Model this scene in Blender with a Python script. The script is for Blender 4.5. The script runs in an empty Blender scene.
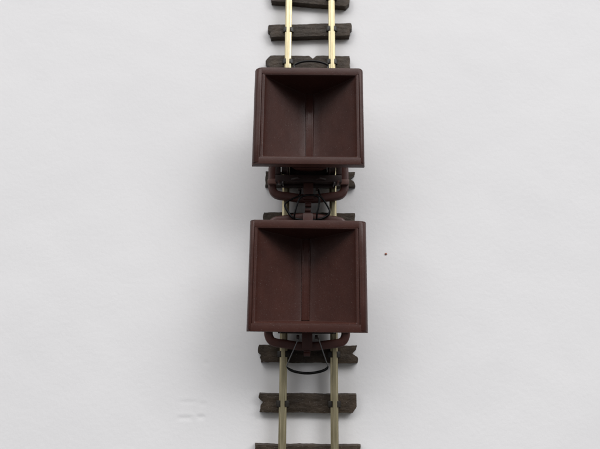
import bpy, bmesh, math, random
from mathutils import Vector, Matrix

# ------------------------------------------------------------------ camera
S = 0.001                                   # everything below is written in millimetres
F_PX, HORIZON, CAM_H = 500.0, 2150.0, 103.0  # focal length and horizon distance in photo pixels, lens height in mm
TILT = math.atan(F_PX / HORIZON)
scene = bpy.context.scene
COL = scene.collection
cam_data = bpy.data.cameras.new('camera')
cam_data.sensor_width = 36.0
cam_data.lens = 36.0 * F_PX / 600.0
cam_data.clip_start = 0.005
cam_data.clip_end = 20.0
cam = bpy.data.objects.new('camera', cam_data)
cam.location = (0, 0, CAM_H * S)
cam.rotation_euler = (TILT, 0, 0)
COL.objects.link(cam)
scene.camera = cam
cam_data.dof.use_dof = True            # compact camera close to its subject: slight softness away from mid height
cam_data.dof.focus_distance = 0.096
cam_data.dof.aperture_fstop = 34.0

# ------------------------------------------------------------------ light
world = bpy.data.worlds.new('World')
scene.world = world
world.use_nodes = True
bg = world.node_tree.nodes['Background']
bg.inputs['Color'].default_value = (0.95, 0.97, 1.0, 1)
bg.inputs['Strength'].default_value = 0.12


def area(name, loc, target, size, size_y, power, color):
    d = bpy.data.lights.new(name, 'AREA')
    d.shape = 'RECTANGLE'
    d.size, d.size_y, d.energy, d.color = size, size_y, power, color
    o = bpy.data.objects.new(name, d)
    o.location = loc
    o.rotation_euler = (Vector(target) - Vector(loc)).to_track_quat('-Z', 'Y').to_euler()
    COL.objects.link(o)
    return o


area('window_light', (0.05, 1.33, 1.08), (0, 0.03, 0), 2.1, 0.85, 24.5, (1.0, 0.992, 0.985))
area('side_window_light', (0.98, 0.83, 0.90), (0, 0.03, 0), 0.85, 0.7, 9.0, (0.98, 0.985, 1.0))
area('far_side_window_light', (-1.05, 0.80, 1.00), (0, 0.03, 0), 1.2, 0.85, 5.8, (0.98, 0.985, 1.0))
scene.view_settings.view_transform = 'Standard'
scene.view_settings.look = 'None'
scene.view_settings.exposure = 0.1
scene.view_settings.gamma = 1.0
scene.render.engine = 'CYCLES'

random.seed(7)


def unproject(px, py, z):
    """photo pixel + height above the paper (mm) -> point on that level plane"""
    u, v = (px - 300.0) / F_PX, (224.5 - py) / F_PX
    s, c = math.sin(TILT), math.cos(TILT)
    d = Vector((u, s + v * c, -c + v * s))
    t = (z - CAM_H) / d.z
    return Vector((0, 0, CAM_H)) + d * t


# ------------------------------------------------------------------ materials
def mat_base(name):
    m = bpy.data.materials.new(name)
    m.use_nodes = True
    nt = m.node_tree
    return m, nt, nt.nodes, nt.links, nt.nodes['Principled BSDF']


def coords(nd, lk, scale=(1, 1, 1)):
    tc = nd.new('ShaderNodeTexCoord')
    mp = nd.new('ShaderNodeMapping')
    mp.inputs['Scale'].default_value = [1000 * s for s in scale]      # millimetres
    lk.new(tc.outputs['Object'], mp.inputs['Vector'])
    return mp.outputs['Vector']


def noise(nd, lk, vec, scale, detail=4, rough=0.55):
    n = nd.new('ShaderNodeTexNoise')
    n.inputs['Scale'].default_value = scale
    n.inputs['Detail'].default_value = detail
    n.inputs['Roughness'].default_value = rough
    lk.new(vec, n.inputs['Vector'])
    return n.outputs['Fac']


def ramp(nd, lk, fac, stops):
    r = nd.new('ShaderNodeValToRGB')
    els = r.color_ramp.elements
    while len(els) < len(stops):
        els.new(0.5)
    for e, (p, c) in zip(els, stops):
        e.position = p
        e.color = (*c, 1) if len(c) == 3 else c
    lk.new(fac, r.inputs['Fac'])
    return r.outputs['Color']


def mixc(nd, lk, fac, a, b, mode='MIX'):
    m = nd.new('ShaderNodeMix')
    m.data_type = 'RGBA'
    m.blend_type = mode
    for sock, v in ((m.inputs[0], fac), (m.inputs[6], a), (m.inputs[7], b)):
        if isinstance(v, bpy.types.NodeSocket):
            lk.new(v, sock)
        elif isinstance(v, (int, float)):
            sock.default_value = v
        else:
            sock.default_value = (*v, 1)
    return m.outputs[2]


def bump(nd, lk, height, dist, strength=1.0, normal=None):
    b = nd.new('ShaderNodeBump')
    b.inputs['Strength'].default_value = strength
    b.inputs['Distance'].default_value = dist * S
    lk.new(height, b.inputs['Height'])
    if normal is not None:
        lk.new(normal, b.inputs['Normal'])
    return b.outputs['Normal']


def plastic(name, dark, light, rough=(0.42, 0.6), grain=(1, 1, 1), relief=0.02, dust=0.0, spec=0.5):
    m, nt, nd, lk, bs = mat_base(name)
    v = coords(nd, lk)
    vg = coords(nd, lk, grain)
    n1 = noise(nd, lk, v, 0.35, 5)
    n2 = noise(nd, lk, vg, 2.2, 4, 0.6)
    col = ramp(nd, lk, n1, [(0.3, dark), (0.7, light)])
    if dust:
        n3 = noise(nd, lk, v, 4.5, 3, 0.7)
        mask = ramp(nd, lk, n3, [(0.63, (0, 0, 0)), (0.76, (dust, dust, dust))])
        col = mixc(nd, lk, mask, col, (0.30, 0.27, 0.25))
    lk.new(col, bs.inputs['Base Color'])
    r = nd.new('ShaderNodeMapRange')
    r.inputs['From Min'].default_value, r.inputs['From Max'].default_value = 0.3, 0.7
    r.inputs['To Min'].default_value, r.inputs['To Max'].default_value = rough
    lk.new(n2, r.inputs['Value'])
    lk.new(r.outputs[0], bs.inputs['Roughness'])
    bs.inputs['Specular IOR Level'].default_value = spec
    lk.new(bump(nd, lk, n2, relief, 1.0, bump(nd, lk, n1, 0.05)), bs.inputs['Normal'])
    return m


M = {}
M['hopper'] = plastic('oxide_brown_plastic', (0.043, 0.0136, 0.0096), (0.056, 0.0186, 0.0130), (0.40, 0.50), (1.4, 1.1, 1.4), 0.010, 0.4, 0.33)
M['keel'] = plastic('polished_brown_plastic', (0.056, 0.0185, 0.0135), (0.070, 0.0245, 0.018), (0.28, 0.38), relief=0.004, dust=0.3, spec=0.5)
M['frame'] = plastic('dark_brown_plastic', (0.064, 0.0225, 0.0175), (0.085, 0.031, 0.024), (0.34, 0.48), relief=0.02, dust=0.25)
M['lug'] = plastic('worn_brown_plastic', (0.13, 0.062, 0.050), (0.18, 0.09, 0.073), (0.4, 0.55), relief=0.02, dust=0.3)
M['under'] = plastic('blackened_underframe', (0.026, 0.0125, 0.0105), (0.040, 0.019, 0.016), (0.45, 0.6), relief=0.02)
M['sleeper'] = plastic('weathered_sleeper', (0.020, 0.0135, 0.0088), (0.062, 0.044, 0.030), (0.45, 0.68), (0.6, 1.3, 1.3), 0.14, 0.9, 0.28)
M['clip'] = plastic('rail_clip', (0.020, 0.016, 0.013), (0.040, 0.034, 0.028), (0.35, 0.5), relief=0.04, dust=0.5)
M['crumb'] = plastic('crumb', (0.26, 0.09, 0.06), (0.36, 0.14, 0.09), (0.6, 0.8), relief=0.05)


def metal(name, a, b, rough, streak=(1, 0.05, 1), metallic=1.0, relief=0.01):
    m, nt, nd, lk, bs = mat_base(name)
    n = noise(nd, lk, coords(nd, lk, streak), 1.6, 5, 0.6)
    n2 = noise(nd, lk, coords(nd, lk), 0.25, 4)
    lk.new(mixc(nd, lk, 0.4, ramp(nd, lk, n, [(0.3, a), (0.7, b)]), ramp(nd, lk, n2, [(0.3, a), (0.7, b)])), bs.inputs['Base Color'])
    bs.inputs['Metallic'].default_value = metallic
    r = nd.new('ShaderNodeMapRange')
    r.inputs['To Min'].default_value, r.inputs['To Max'].default_value = rough
    lk.new(n, r.inputs['Value'])
    lk.new(r.outputs[0], bs.inputs['Roughness'])
    if relief:
        lk.new(bump(nd, lk, n, relief), bs.inputs['Normal'])
    return m


M['rail'] = metal('brass_rail', (0.36, 0.30, 0.17), (0.72, 0.64, 0.42), (0.30, 0.46), metallic=0.88)
M['wire'] = metal('blackened_wire', (0.020, 0.020, 0.021), (0.04, 0.04, 0.04), (0.25, 0.4), (1, 1, 1))
M['steel_and_glint'] = metal('steel_and_wire_glint', (0.20, 0.20, 0.205), (0.28, 0.28, 0.28), (0.3, 0.4), (1, 1, 1), relief=0)  # pins and axles; its pale tone also paints a glint on one loop's arms

# white paper: fine tooth, faint cockling and a few pressed-in dents
m, nt, nd, lk, bs = mat_base('white_paper')
v = coords(nd, lk)
tooth = noise(nd, lk, v, 0.9, 6, 0.62)
cock = noise(nd, lk, v, 0.045, 2)
lk.new(ramp(nd, lk, noise(nd, lk, v, 0.03, 3), [(0.3, (0.790, 0.780, 0.786)), (0.7, (0.815, 0.805, 0.809))]), bs.inputs['Base Color'])
bs.inputs['Roughness'].default_value = 0.85
bs.inputs['Specular IOR Level'].default_value = 0.2
nrm = bump(nd, lk, cock, 0.35)
nrm = bump(nd, lk, tooth, 0.04, 1.0, nrm)
lk.new(nrm, bs.inputs['Normal'])
M['paper'] = m


# ------------------------------------------------------------------ mesh helpers (millimetres in, metres out)
def tag(o, label, cat, group=None):
    o['label'], o['category'] = label, cat
    if group:
        o['group'] = group


def link(name, me, mat, parent=None, smooth=35):
    if mat and not me.materials:
        me.materials.append(mat)
    if smooth:
        me.polygons.foreach_set('use_smooth', [True] * len(me.polygons))
        me.set_sharp_from_angle(angle=math.radians(smooth))
    o = bpy.data.objects.new(name, me)
    COL.objects.link(o)
    o.parent = parent
    return o


def mesh_from(name, verts, faces):
    me = bpy.data.meshes.new(name)
    me.from_pydata([tuple(c * S for c in v) for v in verts], [], faces)
    bm = bmesh.new()
    bm.from_mesh(me)
    bmesh.ops.recalc_face_normals(bm, faces=bm.faces)
    bm.to_mesh(me)
    bm.free()
    return me


def loft(rings, cap=True, closed=False):
    n = len(rings[0])
    verts = [p for r in rings for p in r]
    faces = []
    k = len(rings)
    for i in range(k if closed else k - 1):
        a, b = i * n, ((i + 1) % k) * n
        for j in range(n):
            q = (j + 1) % n
            faces.append((a + j, a + q, b + q, b + j))
    if cap and not closed:
        faces.append(tuple(reversed(range(n))))
        faces.append(tuple(range((k - 1) * n, k * n)))
    return verts, faces


def box_mesh(name, x0, x1, y0, y1, z0, z1, bev=0.1, seg=2):
    bm = bmesh.new()
    bmesh.ops.create_cube(bm, size=1)
    for vv in bm.verts:
        vv.co = Vector(((x0 + x1) / 2 + vv.co.x * (x1 - x0), (y0 + y1) / 2 + vv.co.y * (y1 - y0), (z0 + z1) / 2 + vv.co.z * (z1 - z0)))
    if bev:
        bmesh.ops.bevel(bm, geom=list(bm.edges), offset=bev, segments=seg, affect='EDGES', profile=0.6)
    for vv in bm.verts:
        vv.co *= S
    me = bpy.data.meshes.new(name)
    bm.to_mesh(me)
    bm.free()
    return me


def prism_mesh(name, poly, axis, a0, a1, bev=0.08):
    """poly in the plane across `axis` ('x': (y,z), 'y': (x,z), 'z': (x,y)), extruded a0..a1, edges bevelled"""
    def pt(p, a):
        return {'x': (a, p[0], p[1]), 'y': (p[0], a, p[1]), 'z': (p[0], p[1], a)}[axis]
    verts, faces = loft([[pt(p, a0) for p in poly], [pt(p, a1) for p in poly]])
    me = mesh_from(name, verts, faces)
    if bev:
        bm = bmesh.new()
        bm.from_mesh(me)
        bmesh.ops.bevel(bm, geom=list(bm.edges), offset=bev * S, segments=2, affect='EDGES', profile=0.6)
        bm.to_mesh(me)
        bm.free()
    return me


def cyl_mesh(name, axis, prof, n=28, cx=0, cy=0, cz=0):
    """lathe: prof = [(along, radius), ...]"""
    rings = []
    for a, r in prof:
        ring = []
        for i in range(n):
            t = 2 * math.pi * i / n
            c, s = r * math.cos(t), r * math.sin(t)
            ring.append({'x': (cx + a, cy + c, cz + s), 'y': (cx + s, cy + a, cz + c), 'z': (cx + c, cy + s, cz + a)}[axis])
        rings.append(ring)
    return mesh_from(name, *loft(rings))


def spline(pts, sub=6, closed=False):
    P = [Vector(p) for p in pts]
    n = len(P)
    out = []
    for i in range(n if closed else n - 1):
        g = (lambda k: P[k % n]) if closed else (lambda k: P[max(0, min(n - 1, k))])
        p0, p1, p2, p3 = g(i - 1), g(i), g(i + 1), g(i + 2)
        for j in range(sub):
            t = j / sub
            out.append(0.5 * ((2 * p1) + (p2 - p0) * t + (2 * p0 - 5 * p1 + 4 * p2 - p3) * t * t + (3 * p1 - p0 - 3 * p2 + p3) * t ** 3))
    if not closed:
        out.append(P[-1])
    return out


def tube_mesh(name, path, radius, n=10):
    rings = []
    k = len(path)
    ref = Vector((0, 0, 1))
    for i, p in enumerate(path):
        d = (path[min(i + 1, k - 1)] - path[max(i - 1, 0)]).normalized()
        if abs(d.dot(ref)) > 0.97:
            ref = Vector((1, 0, 0))
        a = d.cross(ref).normalized()
        b = a.cross(d).normalized()
        r = radius(i / (k - 1)) if callable(radius) else radius
        rings.append([p + a * r * math.cos(2 * math.pi * j / n) + b * r * math.sin(2 * math.pi * j / n) for j in range(n)])
    return mesh_from(name, *loft(rings))


def sweep_flat(name, path, prof):
    """closed bar: path = closed list of (x, y); prof = [(outward, z), ...]"""
    k = len(path)
    rings = []
    for i in range(k):
        p0, p1 = Vector(path[i - 1]), Vector(path[(i + 1) % k])
        d = (p1 - p0).normalized()
        nrm = Vector((d.y, -d.x))
        rings.append([(path[i][0] + nrm.x * o, path[i][1] + nrm.y * o, z) for o, z in prof])
    return mesh_from(name, *loft(rings, closed=True))


def copy_part(o, parent, name=None):
    c = o.copy()
    COL.objects.link(c)
    c.parent = parent
    for ch in o.children:
        copy_part(ch, c)
    return c


def empty(name, loc_mm, rz=0.0):
    o = bpy.data.objects.new(name, None)
    o.empty_display_size = 0.005
    o.location = Vector(loc_mm) * S
    o.rotation_euler = (0, 0, rz)
    COL.objects.link(o)
    return o


# ------------------------------------------------------------------ paper
def paper():
    """a large sheet of drawing paper; finely meshed where small dents are pressed into it"""
    xs = [-220, -110, -70] + [-45 + i * 0.25 for i in range(121)] + [0, 40, 80, 220]
    ys = [-120, -60, -24] + [-20 + i * 0.25 for i in range(89)] + [20, 60, 120, 180]
    dents = []
    for px, py, w, l, d in ((185, 418, 3.0, 0.9, 0.10), (201, 417, 1.7, 0.9, 0.11), (188, 402, 3.4, 0.8, 0.05),
                            (203, 404, 1.6, 1.0, 0.05), (206, 363, 1.0, 0.9, 0.05), (228, 363, 1.0, 0.9, 0.05)):
        p = unproject(px, py, 0)
        dents.append((p.x, p.y, w * 0.45, l * 0.45, d))
    verts = []
    for y in ys:
        for x in xs:
            z = 0.0
            for dx, dy, w, l, d in dents:
                q = math.exp(-((x - dx) / w) ** 4 - ((y - dy) / l) ** 2)
                z -= d * 0.7 * q
                z += d * 0.25 * math.exp(-((x - dx) / (w * 1.1)) ** 4 - ((y - dy - l * 1.6) / l) ** 2)
            verts.append((x, y, z))
    n, k = len(xs), len(ys)
    faces = [(j * n + i, j * n + i + 1, (j + 1) * n + i + 1, (j + 1) * n + i) for j in range(k - 1) for i in range(n - 1)]
    # thickness: the four border strips and the underside
    t = -0.2
    b = len(verts)
    cs = [(xs[0], ys[0], t), (xs[-1], ys[0], t), (xs[-1], ys[-1], t), (xs[0], ys[-1], t)]
    verts += cs
    faces.append((b + 3, b + 2, b + 1, b))
    faces.append((b, b + 1) + tuple(range(n - 1, -1, -1)))
    faces.append((b + 2, b + 3) + tuple((k - 1) * n + i for i in range(n)))
    faces.append((b + 1, b + 2) + tuple(j * n + n - 1 for j in range(k - 1, -1, -1)))
    faces.append((b + 3, b) + tuple(j * n for j in range(k)))
    o = link('paper_sheet', mesh_from('paper_sheet', verts, faces), M['paper'], smooth=60)
    o['kind'] = 'structure'
    o['label'] = 'plain white drawing paper with faint dents'


paper()

# ------------------------------------------------------------------ track
TRACK_RZ = -0.0080
track = empty('model_track', (1.74, 0, 0), TRACK_RZ)
tag(track, 'straight narrow gauge toy track with brass rails and dark uneven sleepers on white paper', 'track')
RAIL_X, SLEEPER_TOP = 4.95, 1.65


def rail_mesh():
    half = [(0.74, 0.02), (0.74, 0.20), (0.66, 0.27), (0.24, 0.42), (0.17, 0.60), (0.17, 1.22), (0.34, 1.36), (0.39, 1.44), (0.39, 1.86), (0.33, 1.95), (0.12, 1.985)]
    prof = half + [(-x, z) for x, z in reversed(half)]
    ys = [-31 + i * 4.0 for i in range(31)]
    return mesh_from('rail', *loft([[(x, y, z + SLEEPER_TOP - 0.01) for x, z in prof] for y in ys]))


rm = rail_mesh()
for sx in (-1, 1):
    r = link('rail', rm, M['rail'], track, 40)
    r.location = (sx * RAIL_X * S, 0, 0)

clip_me = prism_mesh('rail_clip', [(0.41, 0), (1.30, 0), (1.24, 0.26), (1.02, 0.42), (0.72, 0.60), (0.41, 0.64)], 'y', -0.58, 0.58, 0.09)
clip_me.materials.append(M['clip'])


def sleeper_mesh(length, width, seed, left, right, nick=None):
    """split-ended rough sleeper: outline with ragged ends, rough top, slanting flanks"""
    rnd = random.Random(seed)
    nx, ny = 66, 14
    verts, faces = [], []
    h = length / 2
    ph = [rnd.uniform(0, 6.28) for _ in range(8)]
    for j in range(ny + 1):
        t = j / ny
        row = []
        v = t * 2 - 1
        # ends: notched / pointed / cut, as a shift of the end line along the width
        def end(kind):
            if kind == 'notch':
                return -0.85 * max(0, 1 - abs(v - 0.1) / 0.42) + 0.2 * math.sin(v * 3 + ph[0])
            if kind == 'point':
                return -1.3 * abs(v - 0.1) ** 1.4 + 0.5
            if kind == 'ragged':
                return -0.45 * max(0, 1 - abs(v + 0.15) / 0.22) + 0.35 * math.sin(v * 2.2 + 0.6)
            if kind == 'cut':
                return -0.8 * max(0, -v - 0.35) / 0.65
            return 0.06 * math.sin(v * 5 + ph[1])
        x0, x1 = -h - end(left), h + end(right)
        for i in range(nx + 1):
            s = i / nx
            x = x0 + (x1 - x0) * s
            edge = 0.06 * math.sin(x * 0.7 + ph[2]) + 0.025 * math.sin(x * 2.3 + ph[3]) + 0.015 * math.sin(x * 5.1 + ph[4])
            w = width / 2 + edge * (1 if v > 0 else -1) * 0.8
            y = v * w
            if nick and v > 0:
                y -= nick[1] * max(0, 1 - abs(x - nick[0]) / 0.8) * max(0, v) ** 2
            g = (0.05 * math.sin(v * 9 + 0.35 * math.sin(x * 0.8 + ph[5]) * 4 + ph[6]) + 0.035 * math.sin(v * 17 + x * 0.9 + ph[7])
                 + rnd.uniform(-0.045, 0.045))
            border = min(1.0, 6 * min(s, 1 - s), 4 * min(t, 1 - t) + 0.0)
            z = SLEEPER_TOP - 0.06 + g * 0.6 * border - 0.10 * (1 - border)
            verts.append((x, y, z))
    n = nx + 1
    for j in range(ny):
        for i in range(nx):
            faces.append((j * n + i, j * n + i + 1, (j + 1) * n + i + 1, (j + 1) * n + i))
    border = [i for i in range(n)] + [j * n + nx for j in range(1, ny + 1)] + [ny * n + i for i in range(nx - 1, -1, -1)] + [j * n for j in range(ny - 1, 0, -1)]
    b = len(verts)
    for q in border:
        x, y, z = verts[q]
        verts.append((x * 1.012, y * 1.06, 0.0))
    k = len(border)
    for i in range(k):
        faces.append((border[i], b + i, b + (i + 1) % k, border[(i + 1) % k]))
    faces.append(tuple(b + i for i in range(k)))
    return mesh_from('sleeper', verts, faces)


# (y along the track, twist, length, width, x shift, left end, right end, nick in the far edge)
SL = [(85.6, 0.02, 18.8, 3.3, 0, 'plain', 'notch', None), (77.9, -0.075, 18.4, 3.2, 0.0, 'ragged', 'cut', None),
      (69.35, 0.034, 18.6, 3.15, 0.0, 'ragged', 'ragged', None), (61.15, 0.0, 18.5, 3.3, -0.25, 'point', 'plain', (0.9, 0.8)),
      (52.4, 0.01, 18.6, 3.2, 0, 'notch', 'plain', None), (43.2, -0.012, 18.5, 3.3, 0, 'plain', 'cut', None),
      (33.6, 0.0, 18.9, 3.1, 0.1, 'plain', 'notch', None), (24.6, 0.0, 18.9, 3.1, 0.1, 'ragged', 'plain', None),
      (15.4, 0.012, 18.6, 3.3, 0, 'notch', 'plain', None), (6.6, -0.01, 18.7, 3.2, 0, 'plain', 'ragged', None),
      (-2.55, 0.0, 19.2, 3.25, -0.1, 'ragged', 'notch', None), (-11.75, 0.0, 18.7, 3.35, -0.1, 'notch', 'cut', None),
      (-20.9, 0.0, 20.0, 3.2, -0.1, 'plain', 'plain', None), (-29.2, 0.015, 18.8, 3.3, 0, 'plain', 'notch', None)]
for i, (y, rz, ln, wd, xs, le, ri, nick) in enumerate(SL):
    so = link('sleeper', sleeper_mesh(ln, wd, 20 + i, le, ri, nick), M['sleeper'], track, 50)
    so.location = (xs * S, y * S, 0)
    so.rotation_euler.z = rz
    for sx in (-1, 1):
        for side in (0, 1):
            c = link('rail_clip', clip_me, None, so, 40)
            c.location = ((sx * RAIL_X - xs) * S, 0, (SLEEPER_TOP - 0.12) * S)
            c.rotation_euler.z = math.pi * side - rz


# ------------------------------------------------------------------ tipper wagon
def rect_ring(hx, hy, z, r=0.2, n=3):
    pts = []
    for cx_, cy_, a0 in ((hx - r, hy - r, 0), (-hx + r, hy - r, 90), (-hx + r, -hy + r, 180), (hx - r, -hy + r, 270)):
        for i in range(n + 1):
            a = math.radians(a0 + 90 * i / n)
            pts.append((cx_ + r * math.cos(a), cy_ + r * math.sin(a), z))
    return pts


def build_hopper(parent):
    rings = [(0.93, 7.85, 7.25, .1), (1.12, 7.87, 7.32, .12), (2.25, 7.95, 8.05, .15), (4.4, 8.08, 9.75, .18), (6.5, 8.2, 11.5, .2), (8.0, 8.32, 12.85, .2),
             (8.55, 8.36, 13.35, .2), (8.82, 8.4, 13.66, .2), (8.93, 8.45, 13.84, .2), (9.06, 8.54, 13.93, .2), (9.25, 8.75, 13.95, .2), (9.42, 9.15, 13.9, .2),
             (9.5, 9.25, 13.7, .2), (9.5, 9.25, 12.3, .2), (9.3, 9.0, 12.0, .3), (8.3, 8.9, 11.95, .3), (6.6, 8.75, 10.5, .25), (4.4, 8.65, 8.7, .25), (2.4, 8.5, 7.1, .2), (1.2, 8.4, 6.75, .15)]
    hp = link('hopper', mesh_from('hopper', *loft([rect_ring(a, b, z, r) for a, b, z, r in rings])), M['hopper'], parent, 32)
    # rounded pouring edge along each side
    wide = [(9.44, 13.72), (9.56, 13.93), (9.75, 14.02), (10.1, 14.0), (10.42, 13.86), (10.68, 13.6), (10.88, 13.25), (11.0, 12.8), (11.08, 12.3), (11.02, 12.02), (10.85, 11.9), (9.44, 11.86)]
    for sgn, k in ((1, 1.0), (-1, 0.64)):
        prof = [(sgn * (9.44 + (x - 9.44) * k), z) for x, z in wide]
        ys = [-9.72, -9.6, -5, 0, 5, 9.6, 9.72]
        rnd = random.Random(3 + sgn)
        rr = []
        for y in ys:
            c = 0.93 if abs(y) > 9.7 else 1.0
            rr.append([(9.44 * sgn + (x - 9.44 * sgn) * c * (1 + rnd.uniform(-0.008, 0.008)), y, 12.9 + (z - 12.9) * (0.95 if c < 1 else 1)) for x, z in prof])
        link('rim_bar', mesh_from('rim_bar', *loft(rr)), M['hopper'], hp, 40)
    # flat flange across each end
    for sgn in (1, -1):
        fl = [(-10.42, 12.15), (-10.48, 12.6), (-10.30, 13.3), (-9.9, 13.8), (-9.5, 13.99), (9.5, 13.99), (10.2, 13.8), (10.75, 13.3), (11.05, 12.6), (11.08, 12.15)]
        y0, y1 = (8.66, 10.03) if sgn > 0 else (-10.03, -8.66)
        link('end_flange', prism_mesh('end_flange', fl, 'y', y0, y1, 0.08), M['hopper'], hp, 40)
        # curved rocker the hopper tips on
        rock = [(-3.4, 8.9), (-2.6, 7.7), (-1.3, 7.0), (0, 6.8), (1.3, 7.0), (2.6, 7.7), (3.4, 8.9)]
        y0, y1 = (8.72, 9.05) if sgn > 0 else (-9.05, -8.72)
        link('rocker', prism_mesh('rocker', rock, 'y', y0, y1, 0.06), M['frame'], hp, 40)
    link('keel_strip', prism_mesh('keel_strip', [(-.76, 7.1), (-.76, 7.36), (-.68, 7.50), (-.56, 7.50), (-.42, 7.36), (.42, 7.36), (.56, 7.50), (.68, 7.50), (.76, 7.36), (.76, 7.1)], 'y', -7.72, 7.72, 0.025), M['keel'], hp, 50)
    return hp


def hoop_path():
    q = [(7.45, 0), (7.45, 5), (7.45, 9.6), (7.32, 10.9), (6.75, 11.75), (5.7, 12.1), (4.0, 12.3), (2.0, 12.6), (0, 12.7)]
    pts = q + [(-x, y) for x, y in reversed(q[:-1])]
    pts = pts + [(x, -y) for x, y in reversed(pts[1:-1])]
    return [(p.x, p.y) for p in spline([(x, y, 0) for x, y in pts], 5, True)][::-1]


def build_chassis(parent):
    prof = [(-0.8, 3.95), (-0.8, 5.0), (-0.66, 5.2), (-0.4, 5.28), (0.4, 5.28), (0.66, 5.2), (0.82, 5.0), (0.82, 3.95), (0.66, 3.82), (-0.66, 3.82)]
    link('frame', sweep_flat('frame', hoop_path(), prof), M['frame'], parent, 45)
    for e in (1, -1):
        def b(name, x0, x1, y0, y1, z0, z1, mat, bev=0.1):
            ya, yb = sorted((e * y0, e * y1))
            return link(name, box_mesh(name, x0, x1, ya, yb, z0, z1, bev), M[mat], parent, 40)
        b('cross_beam', -6.7, 6.7, 8.35, 9.8, 4.2, 6.9, 'under')
        b('deck', -3.85, 3.85, 2.0, 8.3, 4.2, 4.7, 'under')
        b('cross_plate', -5.6, 5.6, 9.82, 10.3, 4.2, 4.7, 'under', 0.06)
        tre = [(-5.4, 5.7), (-4.9, 5.7), (-2.2, 8.0), (-1.9, 7.6), (-1.2, 6.85), (0, 6.62), (1.2, 6.85), (1.9, 7.6), (2.2, 8.0), (4.9, 5.7), (5.4, 5.7), (5.4, 5.4), (-5.4, 5.4)]
        ya, yb = sorted((e * 9.12, e * 9.5))
        link('cradle', prism_mesh('cradle', tre, 'y', ya, yb, 0.05), M['under'], parent, 40)
        bf = b('buffer', -1.0, 1.0, 9.82, 13.2, 4.5, 6.2, 'frame', 0.16)
        yb_ = sorted((e * 12.6, e * 13.95))
        link('hook', prism_mesh('hook', [(e * 13.0, 3.9), (e * 14.45, 3.9), (e * 14.55, 4.3), (e * 14.45, 5.3), (e * 13.95, 5.35), (e * 13.75, 4.95), (e * 13.0, 4.95)], 'x', -0.62, 0.62, 0.12), M['frame'], bf, 40)
        for sx in (-1, 1):
            xa, xb = sorted((sx * 6.45, sx * 8.3))
            b('lug', xa, xb, 8.9, 9.95, 5.15, 6.0, 'lug', 0.14)
            xa, xb = sorted((sx * 5.75, sx * 6.15))
            b('lever', xa, xb, 9.7, 10.0, 5.0, 7.6, 'lug' if sx > 0 else 'frame', 0.08)
            link('pin', cyl_mesh('pin', 'z', [(4.4, 0.16), (7.5, 0.16), (7.62, 0.08)], 12, sx * 5.1, e * 10.05, 0), M['steel_and_glint'], parent, 50)
            # eye the wire loop hangs in
            link('eyelet', cyl_mesh('eyelet', 'x', [(-0.28, 0.18), (-0.25, 0.36), (0.25, 0.36), (0.28, 0.18)], 16, sx * 1.75, e * 10.95, 5.6), M['under'], bf, 50)
        # wheelset
        ax = link('axle', cyl_mesh('axle', 'x', [(-6.6, 0.15), (-6.4, 0.33), (6.4, 0.33), (6.6, 0.15)], 14, 0, e * 5.6, 5.95), M['steel_and_glint'], parent, 50)
        for sx in (-1, 1):
            pr = [(-0.95, 0.5), (-0.9, 2.55), (-0.75, 2.78), (-0.55, 2.74), (-0.38, 2.36), (0.55, 2.28), (0.62, 2.1), (0.45, 1.85), (0.40, 0.9), (0.7, 0.75), (0.72, 0.3)]
            if sx < 0:
                pr = [(-a, r_) for a, r_ in pr]
            link('wheel', cyl_mesh('wheel', 'x', pr, 32, sx * 4.85, e * 5.6, 5.95), M['under'], ax, 35)
            xa, xb = sorted((sx * 5.72, sx * 6.68))
            link('axle_box', box_mesh('axle_box', xa, xb, e * 5.6 - 2.6, e * 5.6 + 2.6, 4.4, 6.9, 0.15), M['under'], parent, 40)


def wagon(loc, rz, hop_dx, hop_dy, hop_rz, label):
    w = empty('tipper_wagon', loc, rz)
    tag(w, label, 'wagon', 'brown tipper wagons coupled on the track')
    build_chassis(w)
    h = build_hopper(w)
    h.location = (hop_dx * S, hop_dy * S, 0)
    h.rotation_euler.z = hop_rz
    return w


def px(*pts):
    return [unproject(*p) for p in pts]


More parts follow.
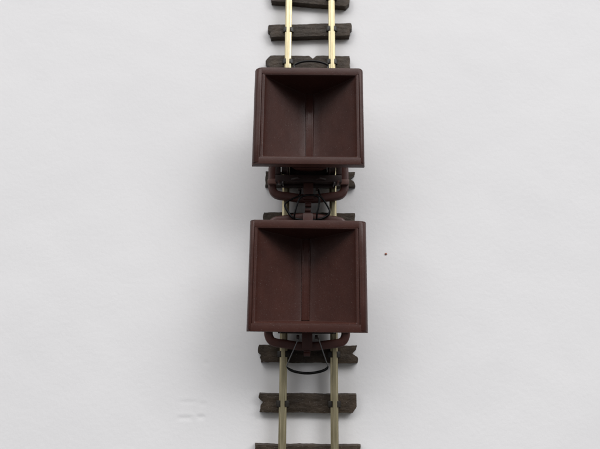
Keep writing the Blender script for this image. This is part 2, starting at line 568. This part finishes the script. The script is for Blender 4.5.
RZ = -0.009
far = wagon((1.80, 41.0, 0), RZ, 0.15, 1.4, math.pi - 0.002, 'brown tipper wagon with its uncoupled end\'s wire loop mostly hidden under the hopper')
near = wagon((1.45, 11.65, 0), RZ, -0.35, -0.15, -0.003, 'brown tipper wagon with a wire loop hanging out clear from its uncoupled end')
for w, loc in ((far, (1.80, 41.0, 0)), (near, (1.45, 11.65, 0))):
    mtx = Matrix.Translation(Vector(loc)) @ Matrix.Rotation(RZ, 4, 'Z')
    inv = mtx.inverted()
    if w is near:
        loops = [(px((299, 337.5, 5.6), (297, 342, 5.9), (287.6, 363.5, 5.2), (287.2, 367.2, 5.0), (292, 370.6, 4.9), (300, 372.6, 4.8), (309, 373.2, 4.8), (319, 371.8, 4.8), (325.6, 369.4, 4.9), (327.8, 366.6, 5.0), (326.6, 362.5, 5.2), (320, 343, 5.9), (317.8, 337.5, 5.6)), 0.25),
                 (px((294.5, 219.5, 5.8), (294.6, 214, 6.6), (297.2, 204.5, 6.9), (300.5, 197.5, 7.0), (305, 195.6, 7.05), (310, 195.2, 7.05), (315.5, 195.6, 7.05), (319.2, 198.5, 7.0), (318.8, 206, 6.9), (317, 214, 6.6), (316.6, 219.5, 5.8)), 0.24)]
    else:
        loops = [(px((300.6, 189.5, 5.6), (299.5, 195.5, 6.1), (293, 198.6, 6.2), (286.2, 202.6, 6.1), (285, 206, 6.0), (288, 212, 5.9), (292, 217.2, 5.8), (299, 219.4, 5.7), (309, 220, 5.6), (320, 219, 5.7), (327, 216, 5.8), (329.6, 212, 5.9), (328.4, 207.8, 6.0), (324, 200.5, 6.1), (320, 195.5, 6.1), (318.4, 189.5, 5.6)), 0.25),
                 (px((301.4, 77, 5.6), (300, 75, 5.8), (294.2, 67, 5.6), (296, 64.2, 5.6), (302, 62, 5.6), (310, 61.3, 5.6), (319, 62, 5.6), (326, 64.2, 5.6), (328, 67, 5.6), (322, 75, 5.8), (320.4, 77, 5.6)), 0.24)]
    for k, (pts, th) in enumerate(loops):
        path = spline([inv @ p for p in pts], 7)
        bow = lambda t: min(1.0, max(0.0, (0.27 - abs(t - 0.5)) / 0.06 + 0.5))
        thin = 0.10 if (w is near and k == 0) else 0.19
        n = len(path)
        cut = [0, round(n * 0.24), round(n * 0.76), n - 1]
        loop = link('wire_loop', tube_mesh('wire_loop', path[cut[1]:cut[2] + 1], lambda t: thin + (th - thin) * min(1, 8 * min(t, 1 - t)), 12), M['wire'], w, 60)
        for c0, c1 in ((cut[0], cut[1]), (cut[2], cut[3])):
            link('wire_arm', tube_mesh('wire_arm', path[c0:c1 + 1], thin, 10), M['steel_and_glint'] if thin < 0.12 else M['wire'], loop, 60)  # near free loop: reflection on the dark wire painted as a paler metal

# ------------------------------------------------------------------ the speck of dirt beside the near wagon
bm = bmesh.new()
bmesh.ops.create_icosphere(bm, subdivisions=2, radius=0.22)
rnd = random.Random(5)
for vv in bm.verts:
    vv.co *= rnd.uniform(0.75, 1.2)
    vv.co = Vector((vv.co.x * 1.2, vv.co.y * 0.9, vv.co.z * 0.6 + 0.1)) * S
me = bpy.data.meshes.new('crumb')
bm.to_mesh(me)
bm.free()
cr = link('crumb', me, M['crumb'], None, 60)
cr.location = unproject(385.8, 254, 0) * S
tag(cr, 'tiny reddish brown crumb lying alone on the white paper', 'crumb')
